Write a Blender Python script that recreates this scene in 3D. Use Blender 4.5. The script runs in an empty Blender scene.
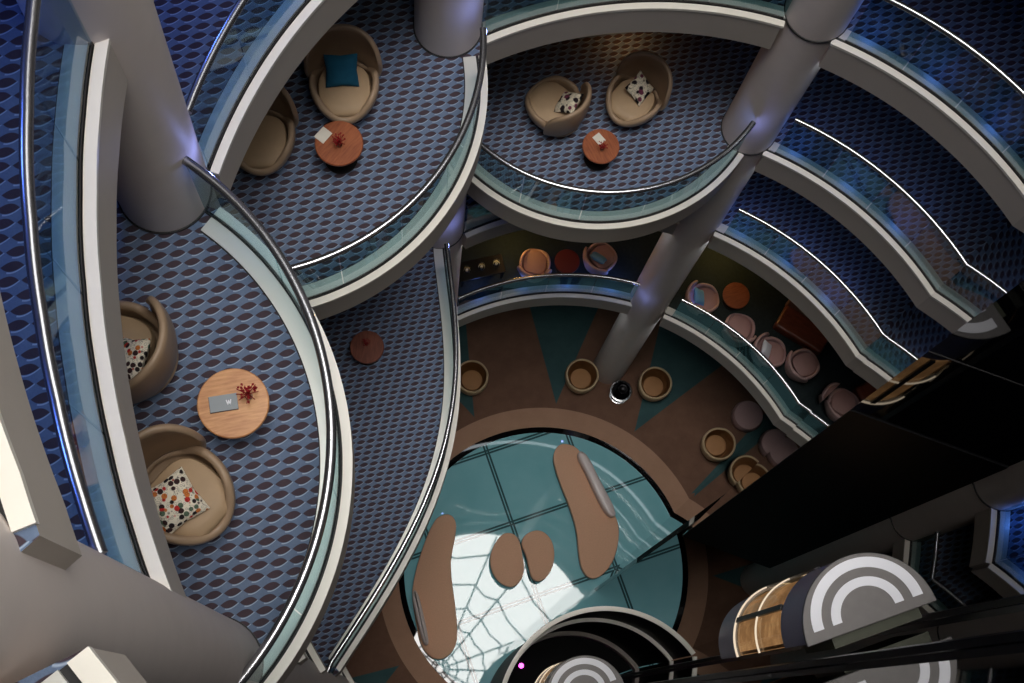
# Atrium of a hotel seen from a high balcony, looking steeply down.
import bpy, math, random
from mathutils import Matrix
from math import sin, cos, pi, radians, hypot, atan2, sqrt
random.seed(7)
SC = bpy.context.scene
COL = SC.collection

# ------------------------------------------------------------------ levels
GZ = 35.514                              # eye height above the ground floor
DEP = {-3: 1.218, -2: 4.968, -1: 8.718, 0: 12.468, 1: 16.218, 2: 19.968, 3: 23.718, 4: 29.188}
Z = {k: GZ - v for k, v in DEP.items()}
CX, CY, R = 3.008, 3.493, 5.183          # centre and radius of the round void
ROUT = 11.3
ROOFZ = 39.5
RAILH = 1.285

def srgb(r, g, b):
    def f(c):
        c /= 255.0
        return c / 12.92 if c <= 0.04045 else ((c + 0.055) / 1.055) ** 2.4
    return (f(r), f(g), f(b), 1.0)

# ------------------------------------------------------------------ objects
def link(o, parent=None):
    COL.objects.link(o)
    if parent is not None:
        o.parent = parent
    return o

def mesh(name, V, F, mat, parent=None, smooth=False, idx=None):
    me = bpy.data.meshes.new(name)
    me.from_pydata([tuple(v) for v in V], [], F)
    mats = mat if isinstance(mat, (list, tuple)) else [mat]
    for m in mats:
        me.materials.append(m)
    if idx:
        for p, i in zip(me.polygons, idx):
            p.material_index = i
    if smooth:
        for p in me.polygons:
            p.use_smooth = True
    me.update()
    return link(bpy.data.objects.new(name, me), parent)

def autosmooth(o, ang=40):
    me = o.data
    for p in me.polygons:
        p.use_smooth = True
    me.set_sharp_from_angle(angle=radians(ang))
    return o

def bevel(o, w=0.02, seg=3, ang=35):
    m = o.modifiers.new('bevel', 'BEVEL')
    m.width = w; m.segments = seg; m.limit_method = 'ANGLE'; m.angle_limit = radians(ang)
    return o

def tag(o, label=None, cat=None, group=None, kind=None):
    if label: o['label'] = label
    if cat: o['category'] = cat
    if group: o['group'] = group
    if kind: o['kind'] = kind
    return o

def thing(name, label, cat, loc=(0, 0, 0), rz=0.0, group=None):
    o = bpy.data.objects.new(name, None)
    o.empty_display_size = 0.1
    o.location = loc
    o.rotation_euler = (0, 0, rz)
    COL.objects.link(o)
    return tag(o, label, cat, group)

def copy_tree(root, loc, rz, label, group=None):
    r = root.copy(); COL.objects.link(r)
    r.location = loc; r.rotation_euler = (0, 0, rz); r['label'] = label
    if group: r['group'] = group
    for ch in list(root.children):
        c = ch.copy(); COL.objects.link(c); c.parent = r
        for g in list(ch.children):
            d = g.copy(); COL.objects.link(d); d.parent = c
    return r

class MB:
    """collects simple shapes for ONE mesh"""
    def __init__(s): s.V = []; s.F = []; s.I = []
    def add(s, V, F, i=0):
        o = len(s.V); s.V += [tuple(v) for v in V]
        s.F += [tuple(o + k for k in f) for f in F]; s.I += [i] * len(F)
        return s
    def box(s, c, d, rz=0, i=0):
        x, y, z = [k / 2 for k in d]; V = []
        for dz in (-z, z):
            for dx, dy in ((-x, -y), (x, -y), (x, y), (-x, y)):
                V.append((c[0] + dx * cos(rz) - dy * sin(rz), c[1] + dx * sin(rz) + dy * cos(rz), c[2] + dz))
        return s.add(V, [(3, 2, 1, 0), (4, 5, 6, 7), (0, 1, 5, 4), (1, 2, 6, 5), (2, 3, 7, 6), (3, 0, 4, 7)], i)
    def bar(s, a, b, w, h, i=0):
        dx, dy, dz = b[0] - a[0], b[1] - a[1], b[2] - a[2]
        L = hypot(dx, dy) or 1e-6
        nx, ny = -dy / L * w / 2, dx / L * w / 2
        V = [(a[0] + nx, a[1] + ny, a[2] - h / 2), (a[0] - nx, a[1] - ny, a[2] - h / 2), (a[0] - nx, a[1] - ny, a[2] + h / 2), (a[0] + nx, a[1] + ny, a[2] + h / 2),
             (b[0] + nx, b[1] + ny, b[2] - h / 2), (b[0] - nx, b[1] - ny, b[2] - h / 2), (b[0] - nx, b[1] - ny, b[2] + h / 2), (b[0] + nx, b[1] + ny, b[2] + h / 2)]
        return s.add(V, [(0, 1, 2, 3), (7, 6, 5, 4), (0, 4, 5, 1), (1, 5, 6, 2), (2, 6, 7, 3), (3, 7, 4, 0)], i)
    def lathe(s, prof, n=32, c=(0, 0, 0), i=0, cap0=True, cap1=True, sx=1, sy=1):
        V = []; F = []
        for r, z in prof:
            for k in range(n):
                a = 2 * pi * k / n
                V.append((c[0] + r * cos(a) * sx, c[1] + r * sin(a) * sy, c[2] + z))
        for j in range(len(prof) - 1):
            for k in range(n):
                F.append((j * n + k, j * n + (k + 1) % n, (j + 1) * n + (k + 1) % n, (j + 1) * n + k))
        if cap0: F.append(tuple(range(n - 1, -1, -1)))
        if cap1: F.append(tuple((len(prof) - 1) * n + k for k in range(n)))
        return s.add(V, F, i)
    def prism(s, P, z0, z1, i=0):
        n = len(P)
        V = [(p[0], p[1], z0) for p in P] + [(p[0], p[1], z1) for p in P]
        F = [tuple(range(n - 1, -1, -1)), tuple(range(n, 2 * n))]
        F += [(k, (k + 1) % n, n + (k + 1) % n, n + k) for k in range(n)]
        return s.add(V, F, i)
    def tube(s, P, r, n=8, i=0):
        V = []; F = []
        for k, p in enumerate(P):
            q0 = P[max(k - 1, 0)]; q1 = P[min(k + 1, len(P) - 1)]
            t = [q1[j] - q0[j] for j in range(3)]
            L = sqrt(sum(x * x for x in t)) or 1e-6; t = [x / L for x in t]
            up = (0, 0, 1) if abs(t[2]) < 0.9 else (1, 0, 0)
            u = [t[1] * up[2] - t[2] * up[1], t[2] * up[0] - t[0] * up[2], t[0] * up[1] - t[1] * up[0]]
            L = sqrt(sum(x * x for x in u)); u = [x / L for x in u]
            v = [u[1] * t[2] - u[2] * t[1], u[2] * t[0] - u[0] * t[2], u[0] * t[1] - u[1] * t[0]]
            rr = r[k] if isinstance(r, (list, tuple)) else r
            for j in range(n):
                a = 2 * pi * j / n
                V.append(tuple(p[m] + rr * (cos(a) * u[m] + sin(a) * v[m]) for m in range(3)))
        for k in range(len(P) - 1):
            for j in range(n):
                F.append((k * n + j, k * n + (j + 1) % n, (k + 1) * n + (j + 1) % n, (k + 1) * n + j))
        F.append(tuple(range(n - 1, -1, -1))); F.append(tuple((len(P) - 1) * n + j for j in range(n)))
        return s.add(V, F, i)
    def sweep(s, path, nrm, prof, i=0, caps=True):
        """prof: closed list of (offset along the normal, z); path: plan points"""
        m = len(prof); V = []; F = []
        for p, n in zip(path, nrm):
            for o, z in prof:
                V.append((p[0] + n[0] * o, p[1] + n[1] * o, z))
        for k in range(len(path) - 1):
            for j in range(m):
                F.append((k * m + j, (k + 1) * m + j, (k + 1) * m + (j + 1) % m, k * m + (j + 1) % m))
        if caps:
            F.append(tuple(range(m))); F.append(tuple((len(path) - 1) * m + j for j in range(m - 1, -1, -1)))
        return s.add(V, F, i)
    def build(s, name, mat, parent=None, smooth=False, origin=None):
        V = s.V if origin is None else [(v[0] - origin[0], v[1] - origin[1], v[2] - origin[2]) for v in s.V]
        return mesh(name, V, s.F, mat, parent, smooth, s.I if isinstance(mat, (list, tuple)) else None)

# ------------------------------------------------------------------ materials
class NT:
    def __init__(s, name):
        s.m = bpy.data.materials.new(name); s.m.use_nodes = True
        s.t = s.m.node_tree; s.t.nodes.clear()
        s.out = s.t.nodes.new('ShaderNodeOutputMaterial')
    def n(s, typ, **kw):
        nd = s.t.nodes.new(typ)
        for k, v in kw.items(): setattr(nd, k, v)
        return nd
    def inp(s, sock, v):
        if isinstance(v, bpy.types.NodeSocket): s.t.links.new(v, sock)
        elif v is not None: sock.default_value = v
    def math(s, op, a, b=None, c=None, clamp=False):
        nd = s.n('ShaderNodeMath', operation=op, use_clamp=clamp)
        s.inp(nd.inputs[0], a); s.inp(nd.inputs[1], b)
        if c is not None: s.inp(nd.inputs[2], c)
        return nd.outputs[0]
    def mix(s, f, a, b):
        nd = s.n('ShaderNodeMix', data_type='RGBA')
        s.inp(nd.inputs[0], f); s.inp(nd.inputs[6], a); s.inp(nd.inputs[7], b)
        return nd.outputs[2]
    def noise(s, scale, detail=3, vec=None, rough=0.5):
        nd = s.n('ShaderNodeTexNoise'); nd.inputs['Scale'].default_value = scale
        nd.inputs['Detail'].default_value = detail; nd.inputs['Roughness'].default_value = rough
        if vec is not None: s.inp(nd.inputs['Vector'], vec)
        return nd.outputs['Fac']
    def ramp(s, f, stops):
        nd = s.n('ShaderNodeValToRGB'); s.inp(nd.inputs[0], f)
        e = nd.color_ramp.elements
        while len(e) > 1: e.remove(e[-1])
        e[0].position, e[0].color = stops[0]
        for p, c in stops[1:]:
            q = e.new(p); q.color = c
        return nd.outputs[0]
    def obj(s):
        return s.n('ShaderNodeTexCoord').outputs['Object']
    def sep(s, v):
        nd = s.n('ShaderNodeSeparateXYZ'); s.inp(nd.inputs[0], v); return nd.outputs
    def bsdf(s, col, rough=0.5, metal=0.0, spec=0.5, bump=None, bstr=0.3, **kw):
        nd = s.n('ShaderNodeBsdfPrincipled')
        s.inp(nd.inputs['Base Color'], col); s.inp(nd.inputs['Roughness'], rough)
        s.inp(nd.inputs['Metallic'], metal); s.inp(nd.inputs['Specular IOR Level'], spec)
        for k, v in kw.items(): s.inp(nd.inputs[k.replace('_', ' ')], v)
        if bump is not None:
            b = s.n('ShaderNodeBump'); b.inputs['Strength'].default_value = bstr; b.inputs['Distance'].default_value = 0.02
            s.inp(b.inputs['Height'], bump); s.t.links.new(b.outputs[0], nd.inputs['Normal'])
        s.t.links.new(nd.outputs[0], s.out.inputs[0]); return nd
    def done(s): return s.m

def plain(name, col, rough=0.5, metal=0.0, spec=0.5, var=0.08, scale=6.0, bstr=0.0):
    t = NT(name); nz = t.noise(scale, 4, t.obj())
    lo = tuple(c * (1 - var) for c in col[:3]) + (1,); hi = tuple(min(1, c * (1 + var)) for c in col[:3]) + (1,)
    t.bsdf(t.mix(nz, lo, hi), rough, metal, spec, bump=nz if bstr else None, bstr=bstr)
    return t.done()

M = {}
M['lip'] = plain('white_metal', srgb(246, 240, 228), 0.35, 0.0, 0.5, 0.04, 3)
M['strip'] = plain('satin_metal', srgb(214, 212, 205), 0.4, 0.25, 0.5, 0.05, 3)
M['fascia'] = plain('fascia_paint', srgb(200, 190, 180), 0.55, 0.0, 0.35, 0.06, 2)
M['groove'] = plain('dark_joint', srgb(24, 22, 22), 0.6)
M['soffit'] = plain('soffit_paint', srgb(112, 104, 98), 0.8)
M['column'] = plain('column_paint', srgb(228, 216, 210), 0.55, 0.0, 0.4, 0.05, 4, 0.03)
M['rail'] = plain('polished_steel', srgb(172, 172, 176), 0.24, 0.92, 0.5, 0.03)
M['steel'] = plain('steel', srgb(170, 170, 172), 0.25, 1.0)
M['wall'] = plain('dark_wall', srgb(50, 48, 52), 0.7)
M['roof'] = plain('roof_soffit', srgb(90, 88, 86), 0.8)
M['mull'] = plain('skylight_mullion', srgb(70, 78, 78), 0.5, 0.2)
M['leather'] = plain('tan_leather', srgb(166, 140, 114), 0.42, 0.0, 0.45, 0.10, 7, 0.04)
M['leather_in'] = plain('tan_leather_inner', srgb(146, 112, 86), 0.5, 0.0, 0.4, 0.10, 7, 0.04)
M['cushion'] = plain('tan_cushion', srgb(176, 148, 116), 0.55, 0.0, 0.35, 0.08, 9, 0.04)
M['base'] = plain('black_base', srgb(26, 24, 26), 0.35, 0.6)
M['tub_out'] = plain('tub_cream', srgb(205, 178, 140), 0.5, 0.0, 0.4, 0.06)
M['tub_in'] = plain('tub_brown', srgb(150, 106, 66), 0.6, 0.0, 0.3, 0.1)
M['tub_seat'] = plain('tub_seat', srgb(176, 128, 84), 0.6, 0.0, 0.3, 0.1)
M['pink'] = plain('rose_upholstery', srgb(196, 162, 158), 0.5, 0.0, 0.4, 0.06)
M['pink_in'] = plain('rose_upholstery_inner', srgb(178, 138, 132), 0.55, 0.0, 0.4, 0.08)
M['bench'] = plain('brown_wool', srgb(222, 176, 146), 0.9, 0.0, 0.1, 0.10, 30, 0.1)
M['benchback'] = plain('pale_shell', srgb(214, 200, 196), 0.35, 0.0, 0.5, 0.04)
M['benchside'] = plain('grey_shell', srgb(70, 72, 74), 0.4)
M['white'] = plain('white_gloss', srgb(240, 240, 245), 0.4, 0.0, 0.4, 0.02)
M['card'] = plain('card', srgb(225, 218, 204), 0.6)
M['book'] = plain('grey_cover', srgb(146, 152, 156), 0.5)
M['page'] = plain('dark_edge', srgb(40, 42, 44), 0.6)
M['teal_pillow'] = plain('teal_velvet', srgb(28, 86, 112), 0.85, 0, 0.2, 0.25, 12)
M['blue_pillow'] = plain('blue_velvet', srgb(120, 176, 226), 0.8, 0, 0.2, 0.15, 12)
M['flower'] = plain('crimson_petals', srgb(140, 20, 28), 0.6, 0, 0.3, 0.3, 20)
M['black'] = plain('black_lacquer', srgb(14, 14, 16), 0.3)
M['drumblack'] = plain('drum_black', srgb(9, 9, 11), 0.5, 0, 0.06)
M['redwood'] = plain('red_lacquer', srgb(104, 34, 34), 0.35, 0, 0.5, 0.15)
M['liftgrey'] = plain('lift_roof_grey', srgb(112, 108, 106), 0.5, 0.2, 0.4, 0.12, 12)
M['liftbody'] = plain('lift_body', srgb(140, 138, 150), 0.35, 0.2)
M['liftback'] = plain('lift_machine', srgb(60, 62, 48), 0.5, 0.2, 0.4, 0.25, 14)
M['liftinside'] = plain('lift_interior', srgb(190, 140, 90), 0.5, 0, 0.4, 0.25, 9)
M['stone'] = plain('brown_carpet_edge', srgb(128, 92, 74), 0.85)
M['darkcarpet'] = plain('dark_carpet', srgb(44, 52, 54), 0.95, 0, 0.1, 0.3, 20)

def wood(name, a, b):
    t = NT(name); s = t.sep(t.obj())
    v = t.n('ShaderNodeCombineXYZ')
    t.inp(v.inputs[0], t.math('MULTIPLY', s[0], 3.0)); t.inp(v.inputs[1], t.math('MULTIPLY', s[1], 26.0)); t.inp(v.inputs[2], s[2])
    n1 = t.noise(1.6, 5, v.outputs[0], 0.6); n2 = t.noise(5, 3, t.obj())
    f = t.math('ADD', t.math('MULTIPLY', n1, 0.7), t.math('MULTIPLY', n2, 0.3))
    c = t.ramp(f, [(0.35, a), (0.62, b)])
    t.bsdf(c, 0.38, 0, 0.5); return t.done()
M['oak'] = wood('oak_top', srgb(186, 122, 74), srgb(216, 158, 104))
M['cherry'] = wood('cherry_top', srgb(132, 66, 34), srgb(166, 92, 52))
M['darkcherry'] = wood('dark_cherry_top', srgb(100, 48, 30), srgb(134, 70, 48))

def ogee():
    """woven-look carpet: almond eyes in a pale blue net"""
    t = NT('ogee_carpet'); s = t.sep(t.obj())
    ang = radians(-9.0)
    x = t.math('ADD', t.math('MULTIPLY', s[0], cos(ang)), t.math('MULTIPLY', s[1], -sin(ang)))
    y = t.math('ADD', t.math('MULTIPLY', s[0], sin(ang)), t.math('MULTIPLY', s[1], cos(ang)))
    x = t.math('ADD', x, 50.0); y = t.math('ADD', y, 50.0)
    PX, PY = 0.166, 0.097
    v = t.math('DIVIDE', y, PY)
    row = t.math('FLOOR', v)
    fv = t.math('SUBTRACT', t.math('SUBTRACT', v, row), 0.5)
    u = t.math('ADD', t.math('DIVIDE', x, PX), t.math('MULTIPLY', row, -0.25))
    u = t.math('ADD', u, t.math('MULTIPLY', fv, -0.22))
    fu = t.math('SUBTRACT', t.math('FRACT', u), 0.5)
    e = t.math('ADD', t.math('DIVIDE', t.math('ABSOLUTE', fv), 0.36), t.math('POWER', t.math('DIVIDE', t.math('ABSOLUTE', fu), 0.455), 2.0))
    eye = t.math('MULTIPLY', t.math('SUBTRACT', 1.06, e), 6.0, clamp=True)
    # pale thread just under each eye, on its right half
    lo = t.math('MULTIPLY', t.math('SUBTRACT', 0.22, t.math('ABSOLUTE', t.math('SUBTRACT', e, 1.2))), 6.0, clamp=True)
    lo = t.math('MULTIPLY', lo, t.math('LESS_THAN', fv, 0.0))
    lo = t.math('MULTIPLY', lo, t.math('GREATER_THAN', fu, -0.15))
    n1 = t.noise(9, 4, t.obj()); n2 = t.noise(60, 2, t.obj())
    net = t.mix(n1, srgb(96, 113, 140), srgb(121, 137, 162))
    net = t.mix(t.math('MULTIPLY', lo, 0.75), net, srgb(190, 206, 226))
    eyec = t.mix(n1, srgb(64, 54, 60), srgb(88, 72, 76))
    c = t.mix(eye, net, eyec)
    c = t.mix(t.math('MULTIPLY', n2, 0.25), c, srgb(50, 56, 76))
    t.bsdf(c, 0.95, 0, 0.1, bump=n2, bstr=0.2); return t.done()
M['ogee'] = ogee()

def ground_mat():
    t = NT('ground_carpet'); s = t.sep(t.obj())
    dx = t.math('SUBTRACT', s[0], CX); dy = t.math('SUBTRACT', s[1], CY)
    r = t.math('SQRT', t.math('ADD', t.math('MULTIPLY', dx, dx), t.math('MULTIPLY', dy, dy)))
    th = t.math('ARCTAN2', dy, dx)
    n = 12.4
    q = t.math('ADD', t.math('DIVIDE', t.math('SUBTRACT', th, radians(85.5)), 2 * pi / n), 50.5)
    f = t.math('SUBTRACT', t.math('FRACT', q), 0.5)
    dth = t.math('MULTIPLY', t.math('ABSOLUTE', f), 2 * pi / n)
    arc = t.math('MULTIPLY', dth, r)
    wid = t.math('MULTIPLY', t.math('SUBTRACT', r, 4.2), 0.34)
    tri = t.math('MULTIPLY', t.math('SUBTRACT', wid, arc), 40.0, clamp=True)
    nz = t.noise(2.2, 5, t.obj(), 0.65); n2 = t.noise(40, 2, t.obj())
    brown = t.mix(nz, srgb(104, 76, 64), srgb(144, 110, 90))
    teal = t.mix(nz, srgb(52, 84, 86), srgb(78, 110, 112))
    tan = t.mix(nz, srgb(176, 136, 112), srgb(198, 158, 132))
    c = t.mix(tri, brown, teal)
    c = t.mix(t.math('LESS_THAN', r, 4.12), c, tan)
    c = t.mix(t.math('MULTIPLY', n2, 0.2), c, srgb(60, 48, 44))
    t.bsdf(c, 0.9, 0, 0.1, bump=n2, bstr=0.15); return t.done()
M['ground'] = ground_mat()

def pool_mat():
    """glass floor, teal with a weak added glow, strongly glossy"""
    t = NT('teal_glass_floor'); s = t.sep(t.obj())
    dx = t.math('SUBTRACT', s[0], CX); dy = t.math('SUBTRACT', s[1], CY)
    r = t.math('SQRT', t.math('ADD', t.math('MULTIPLY', dx, dx), t.math('MULTIPLY', dy, dy)))
    gx = t.math('SUBTRACT', s[0], 2.2); gy = t.math('SUBTRACT', s[1], 4.65)
    def grid(ax, ay, sp):
        p = t.math('ADD', t.math('MULTIPLY', gx, ax / sp), t.math('ADD', t.math('MULTIPLY', gy, ay / sp), 20.5))
        d = t.math('MULTIPLY', t.math('ABSOLUTE', t.math('SUBTRACT', t.math('FRACT', p), 0.5)), sp)
        return t.math('MULTIPLY', t.math('LESS_THAN', d, 0.06), t.math('GREATER_THAN', d, 0.012))
    l1 = grid(0.944, 0.33, 2.1); l2 = grid(-0.33, 0.944, 1.9)
    line = t.math('MAXIMUM', l1, l2)
    nz = t.noise(1.4, 4, t.obj())
    c = t.mix(nz, srgb(96, 150, 156), srgb(120, 166, 172))
    c = t.mix(t.math('MULTIPLY', line, 0.85), c, srgb(16, 34, 34))
    nd = t.bsdf(c, 0.02, 0, 0.5)
    nd.inputs['IOR'].default_value = 1.45
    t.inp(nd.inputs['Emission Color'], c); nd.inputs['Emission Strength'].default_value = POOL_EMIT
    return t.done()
POOL_EMIT = 0.16  # self-glow added to brighten the teal glass
M['pool'] = pool_mat()

def glass(name, tint, refl=1.0, ior=1.5):
    t = NT(name)
    tr = t.n('ShaderNodeBsdfTransparent'); t.inp(tr.inputs[0], tint)
    gl = t.n('ShaderNodeBsdfGlossy'); gl.inputs['Roughness'].default_value = 0.02; t.inp(gl.inputs[0], (1, 1, 1, 1))
    fr = t.n('ShaderNodeFresnel'); fr.inputs[0].default_value = ior
    mx = t.n('ShaderNodeMixShader')
    t.inp(mx.inputs[0], t.math('MULTIPLY', fr.outputs[0], refl, clamp=True))
    t.t.links.new(tr.outputs[0], mx.inputs[1]); t.t.links.new(gl.outputs[0], mx.inputs[2])
    t.t.links.new(mx.outputs[0], t.out.inputs[0]); return t.done()
def emit(name, col, s):
    t = NT(name); e = t.n('ShaderNodeEmission'); t.inp(e.inputs[0], col); e.inputs[1].default_value = s
    t.t.links.new(e.outputs[0], t.out.inputs[0]); return t.done()
M['added_glow'] = emit('added_soffit_glow', (0.86, 0.95, 1.0, 1), 5.5)
M['glass'] = glass('balustrade_glass', (0.64, 0.77, 0.79, 1), 0.14)
M['vaseglass'] = glass('clear_glass', (0.92, 0.94, 0.95, 1), 1.0)
M['liftglass'] = glass('lift_glass', (0.88, 0.84, 0.76, 1), 0.15)

def blackglass(name, spec_ior=1.7, col=(5, 5, 7)):
    t = NT(name); nz = t.noise(0.7, 2, t.obj())
    nd = t.bsdf(t.mix(nz, srgb(*col), srgb(col[0] + 5, col[1] + 5, col[2] + 6)), 0.02, 0, 0.5)
    nd.inputs['IOR'].default_value = spec_ior
    return t.done()
M['blackglass'] = blackglass('black_glass', 1.9)
M['blackstone'] = blackglass('polished_black_stone', 1.5)

def pattern_pillow(name, cream, cols, scale=13):
    t = NT(name)
    vo = t.n('ShaderNodeTexVoronoi'); vo.inputs['Scale'].default_value = scale; t.inp(vo.inputs['Vector'], t.obj())
    vo2 = t.n('ShaderNodeTexVoronoi'); vo2.inputs['Scale'].default_value = scale * 2.1; t.inp(vo2.inputs['Vector'], t.obj())
    b = t.sep(vo.outputs['Color'])
    pick = t.ramp(b[0], [(0.0, cols[0])] + [((i + 1) / len(cols), c) for i, c in enumerate(cols[1:])])
    t.t.nodes[-1].color_ramp.interpolation = 'CONSTANT' if hasattr(t.t.nodes[-1], 'color_ramp') else None
    f = t.math('MULTIPLY', t.math('SUBTRACT', 0.50, vo.outputs['Distance']), 12.0, clamp=True)
    ring = t.math('MULTIPLY', t.math('SUBTRACT', 0.09, t.math('ABSOLUTE', t.math('SUBTRACT', vo2.outputs['Distance'], 0.38))), 14.0, clamp=True)
    c = t.mix(f, cream, pick)
    c = t.mix(t.math('MULTIPLY', ring, 0.6), c, cols[-1])
    t.bsdf(c, 0.9, 0, 0.15); return t.done()
M['suzani'] = pattern_pillow('embroidered_cloth', srgb(236, 226, 206), [srgb(196, 52, 48), srgb(40, 34, 36), srgb(92, 112, 92), srgb(206, 120, 60), srgb(60, 40, 40)], 19)
M['ikat'] = pattern_pillow('monochrome_cloth', srgb(226, 214, 190), [srgb(30, 24, 28), srgb(44, 36, 40), srgb(120, 60, 80), srgb(24, 20, 24)], 11)

M['led_warm'] = emit('warm_led', (1.0, 0.72, 0.40, 1), 9)
M['hoop_emit'] = emit('hoop_emission', (1.0, 0.82, 0.60, 1), 0.9)  # warm emission for the ribs round the lift window
def glowpanel():
    t = NT('glowing_lining'); nz = t.noise(2.6, 5, t.obj(), 0.65)  # emission stands in for lamplight inside the lift cabin
    c = t.ramp(nz, [(0.3, srgb(92, 70, 50)), (0.55, srgb(142, 108, 76)), (0.75, srgb(196, 158, 116))])
    e = t.n('ShaderNodeEmission'); t.inp(e.inputs[0], c); e.inputs[1].default_value = 1.3
    t.t.links.new(e.outputs[0], t.out.inputs[0]); return t.done()
M['glowpanel'] = glowpanel()
M['led_magenta'] = emit('magenta_led', (1.0, 0.08, 0.75, 1), 6)
M['led_blue'] = emit('blue_led', (0.25, 0.35, 1.0, 1), 8)

# ------------------------------------------------------------------ plan of the void
BAY = {0: [(-3.64, 2.05, 3.0)], 1: [(-2.30, 7.50, 3.0)], 2: [(2.48, 9.75, 2.74)]}
QX = [1.45019212e-03, -2.39226232e-02, 5.82386224e-02, 5.84670814e-01, -1.84178801e+00 + 0.10]

RLV = {-3: 5.2, -2: 5.2, -1: 5.135, 0: 5.13, 1: 5.17, 2: 5.19, 3: 5.18, 4: 5.2}
COLA = (167.8, 119.8, 68.3, 213.0, -2.4)
RTAB = {-2: [(0, 5.2), (150, 5.12), (190, 5.04), (201.4, 5.07), (205, 5.10), (211.4, 5.16), (214.4, 5.21), (218, 5.27), (240, 5.2), (360, 5.2)],
        -1: [(0, 5.18), (150, 5.18), (170, 5.20), (177, 5.16), (183, 5.14), (190, 5.14), (196, 5.16), (201, 5.19), (207, 5.245), (213.6, 5.32), (230, 5.3), (360, 5.18)]}
def ring_r(lv, d):
    if lv in RTAB:
        T = RTAB[lv]
        for (a, ra), (b2, rb) in zip(T, T[1:]):
            if a <= d <= b2: return ra + (rb - ra) * (d - a) / (b2 - a)
    if lv in (0, 3) and 200 < d < 240: return 5.75      # the bulge runs on past the column
    return RLV[lv]
def edge_r(lv, th, notch=True):
    r = ring_r(lv, math.degrees(th) % 360); r_ring = r
    ux, uy = cos(th), sin(th)
    for (bx, by, br) in BAY.get(lv, []):
        ox, oy = bx - CX, by - CY
        b = ux * ox + uy * oy
        disc = b * b - (ox * ox + oy * oy - br * br)
        if disc > 0 and b > 0:
            tt = b - sqrt(disc)
            if 0 < tt < r: r = tt
    if lv == 3:
        # the long bulging edge x = q(y) between two columns
        lo, hi = 0.0, R
        def inside(t):
            x, y = CX + t * ux, CY + t * uy
            if y < -1.6 or y > 8.6: return False
            q = 0
            for c in QX: q = q * y + c
            return x < q
        if inside(R):
            for _ in range(40):
                mid = (lo + hi) / 2
                if inside(mid): hi = mid
                else: lo = mid
            r = min(r, hi)
    if notch and r > r_ring - 0.004 and r_ring < 5.5 and gap(math.degrees(th)): return 5.64
    return r
def gap(d):
    d %= 360
    if 213.9 < d < 218.0: return True
    return any(abs((d - a + 180) % 360 - 180) < w for a, w in ((167.8, 2.6), (119.9, 2.8), (70.1, 3.1), (357.6, 3.7)))

def edge_path(lv, a0, a1, step=0.75, notch=True):
    n = max(2, int(abs(a1 - a0) / step))
    P = []
    for k in range(n + 1):
        th = radians(a0 + (a1 - a0) * k / n)
        r = edge_r(lv, th, notch)
        P.append((CX + r * cos(th), CY + r * sin(th)))
    N = []
    for k in range(len(P)):
        p0 = P[max(k - 1, 0)]; p1 = P[min(k + 1, len(P) - 1)]
        tx, ty = p1[0] - p0[0], p1[1] - p0[1]
        L = hypot(tx, ty) or 1e-9
        nx, ny = ty / L, -tx / L
        if nx * (P[k][0] - CX) + ny * (P[k][1] - CY) < 0: nx, ny = -nx, -ny
        N.append((nx, ny))
    return P, N

ANG0, ANG1 = 29.6, 262.0           # main run of the ring
EA0, EA1 = -15.5, -2.0             # short run at the right beyond the black shaft
def walls(lv): return [(29.6, 262.0 if lv <= -2 else (219.0 if lv in (0, 3) else 215.9)), (-15.5, -2.0)]
CPOS = [(CX + rr * cos(radians(a)), CY + rr * sin(radians(a))) for a, rr in zip(COLA, (5.58, 5.57, 5.58, 5.69, 5.35))]
CPOS[2] = (4.87, 8.68)

# slabs ---------------------------------------------------------------
def slab(lv, name):
    z = Z[lv]
    b = MB()
    for (a0, a1) in walls(lv):
        P, N = edge_path(lv, a0, a1)
        m = len(P); V = []
        for p, n in zip(P, N):
            L = hypot(p[0] - CX, p[1] - CY); ux, uy = (p[0] - CX) / L, (p[1] - CY) / L
            o = (CX + ROUT * ux, CY + ROUT * uy)
            V += [(p[0], p[1], z), (o[0], o[1], z), (o[0], o[1], z - 0.63), (p[0], p[1], z - 0.63)]
        F = []; I = []
        for k in range(m - 1):
            a, c = k * 4, k * 4 + 4
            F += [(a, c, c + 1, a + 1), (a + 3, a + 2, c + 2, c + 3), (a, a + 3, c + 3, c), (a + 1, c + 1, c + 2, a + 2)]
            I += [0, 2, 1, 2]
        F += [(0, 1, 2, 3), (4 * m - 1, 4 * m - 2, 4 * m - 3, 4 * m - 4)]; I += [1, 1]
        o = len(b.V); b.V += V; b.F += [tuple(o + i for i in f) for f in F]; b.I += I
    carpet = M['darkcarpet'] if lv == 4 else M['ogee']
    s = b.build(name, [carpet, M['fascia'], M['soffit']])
    tag(s, kind='structure')
    return s

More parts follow.
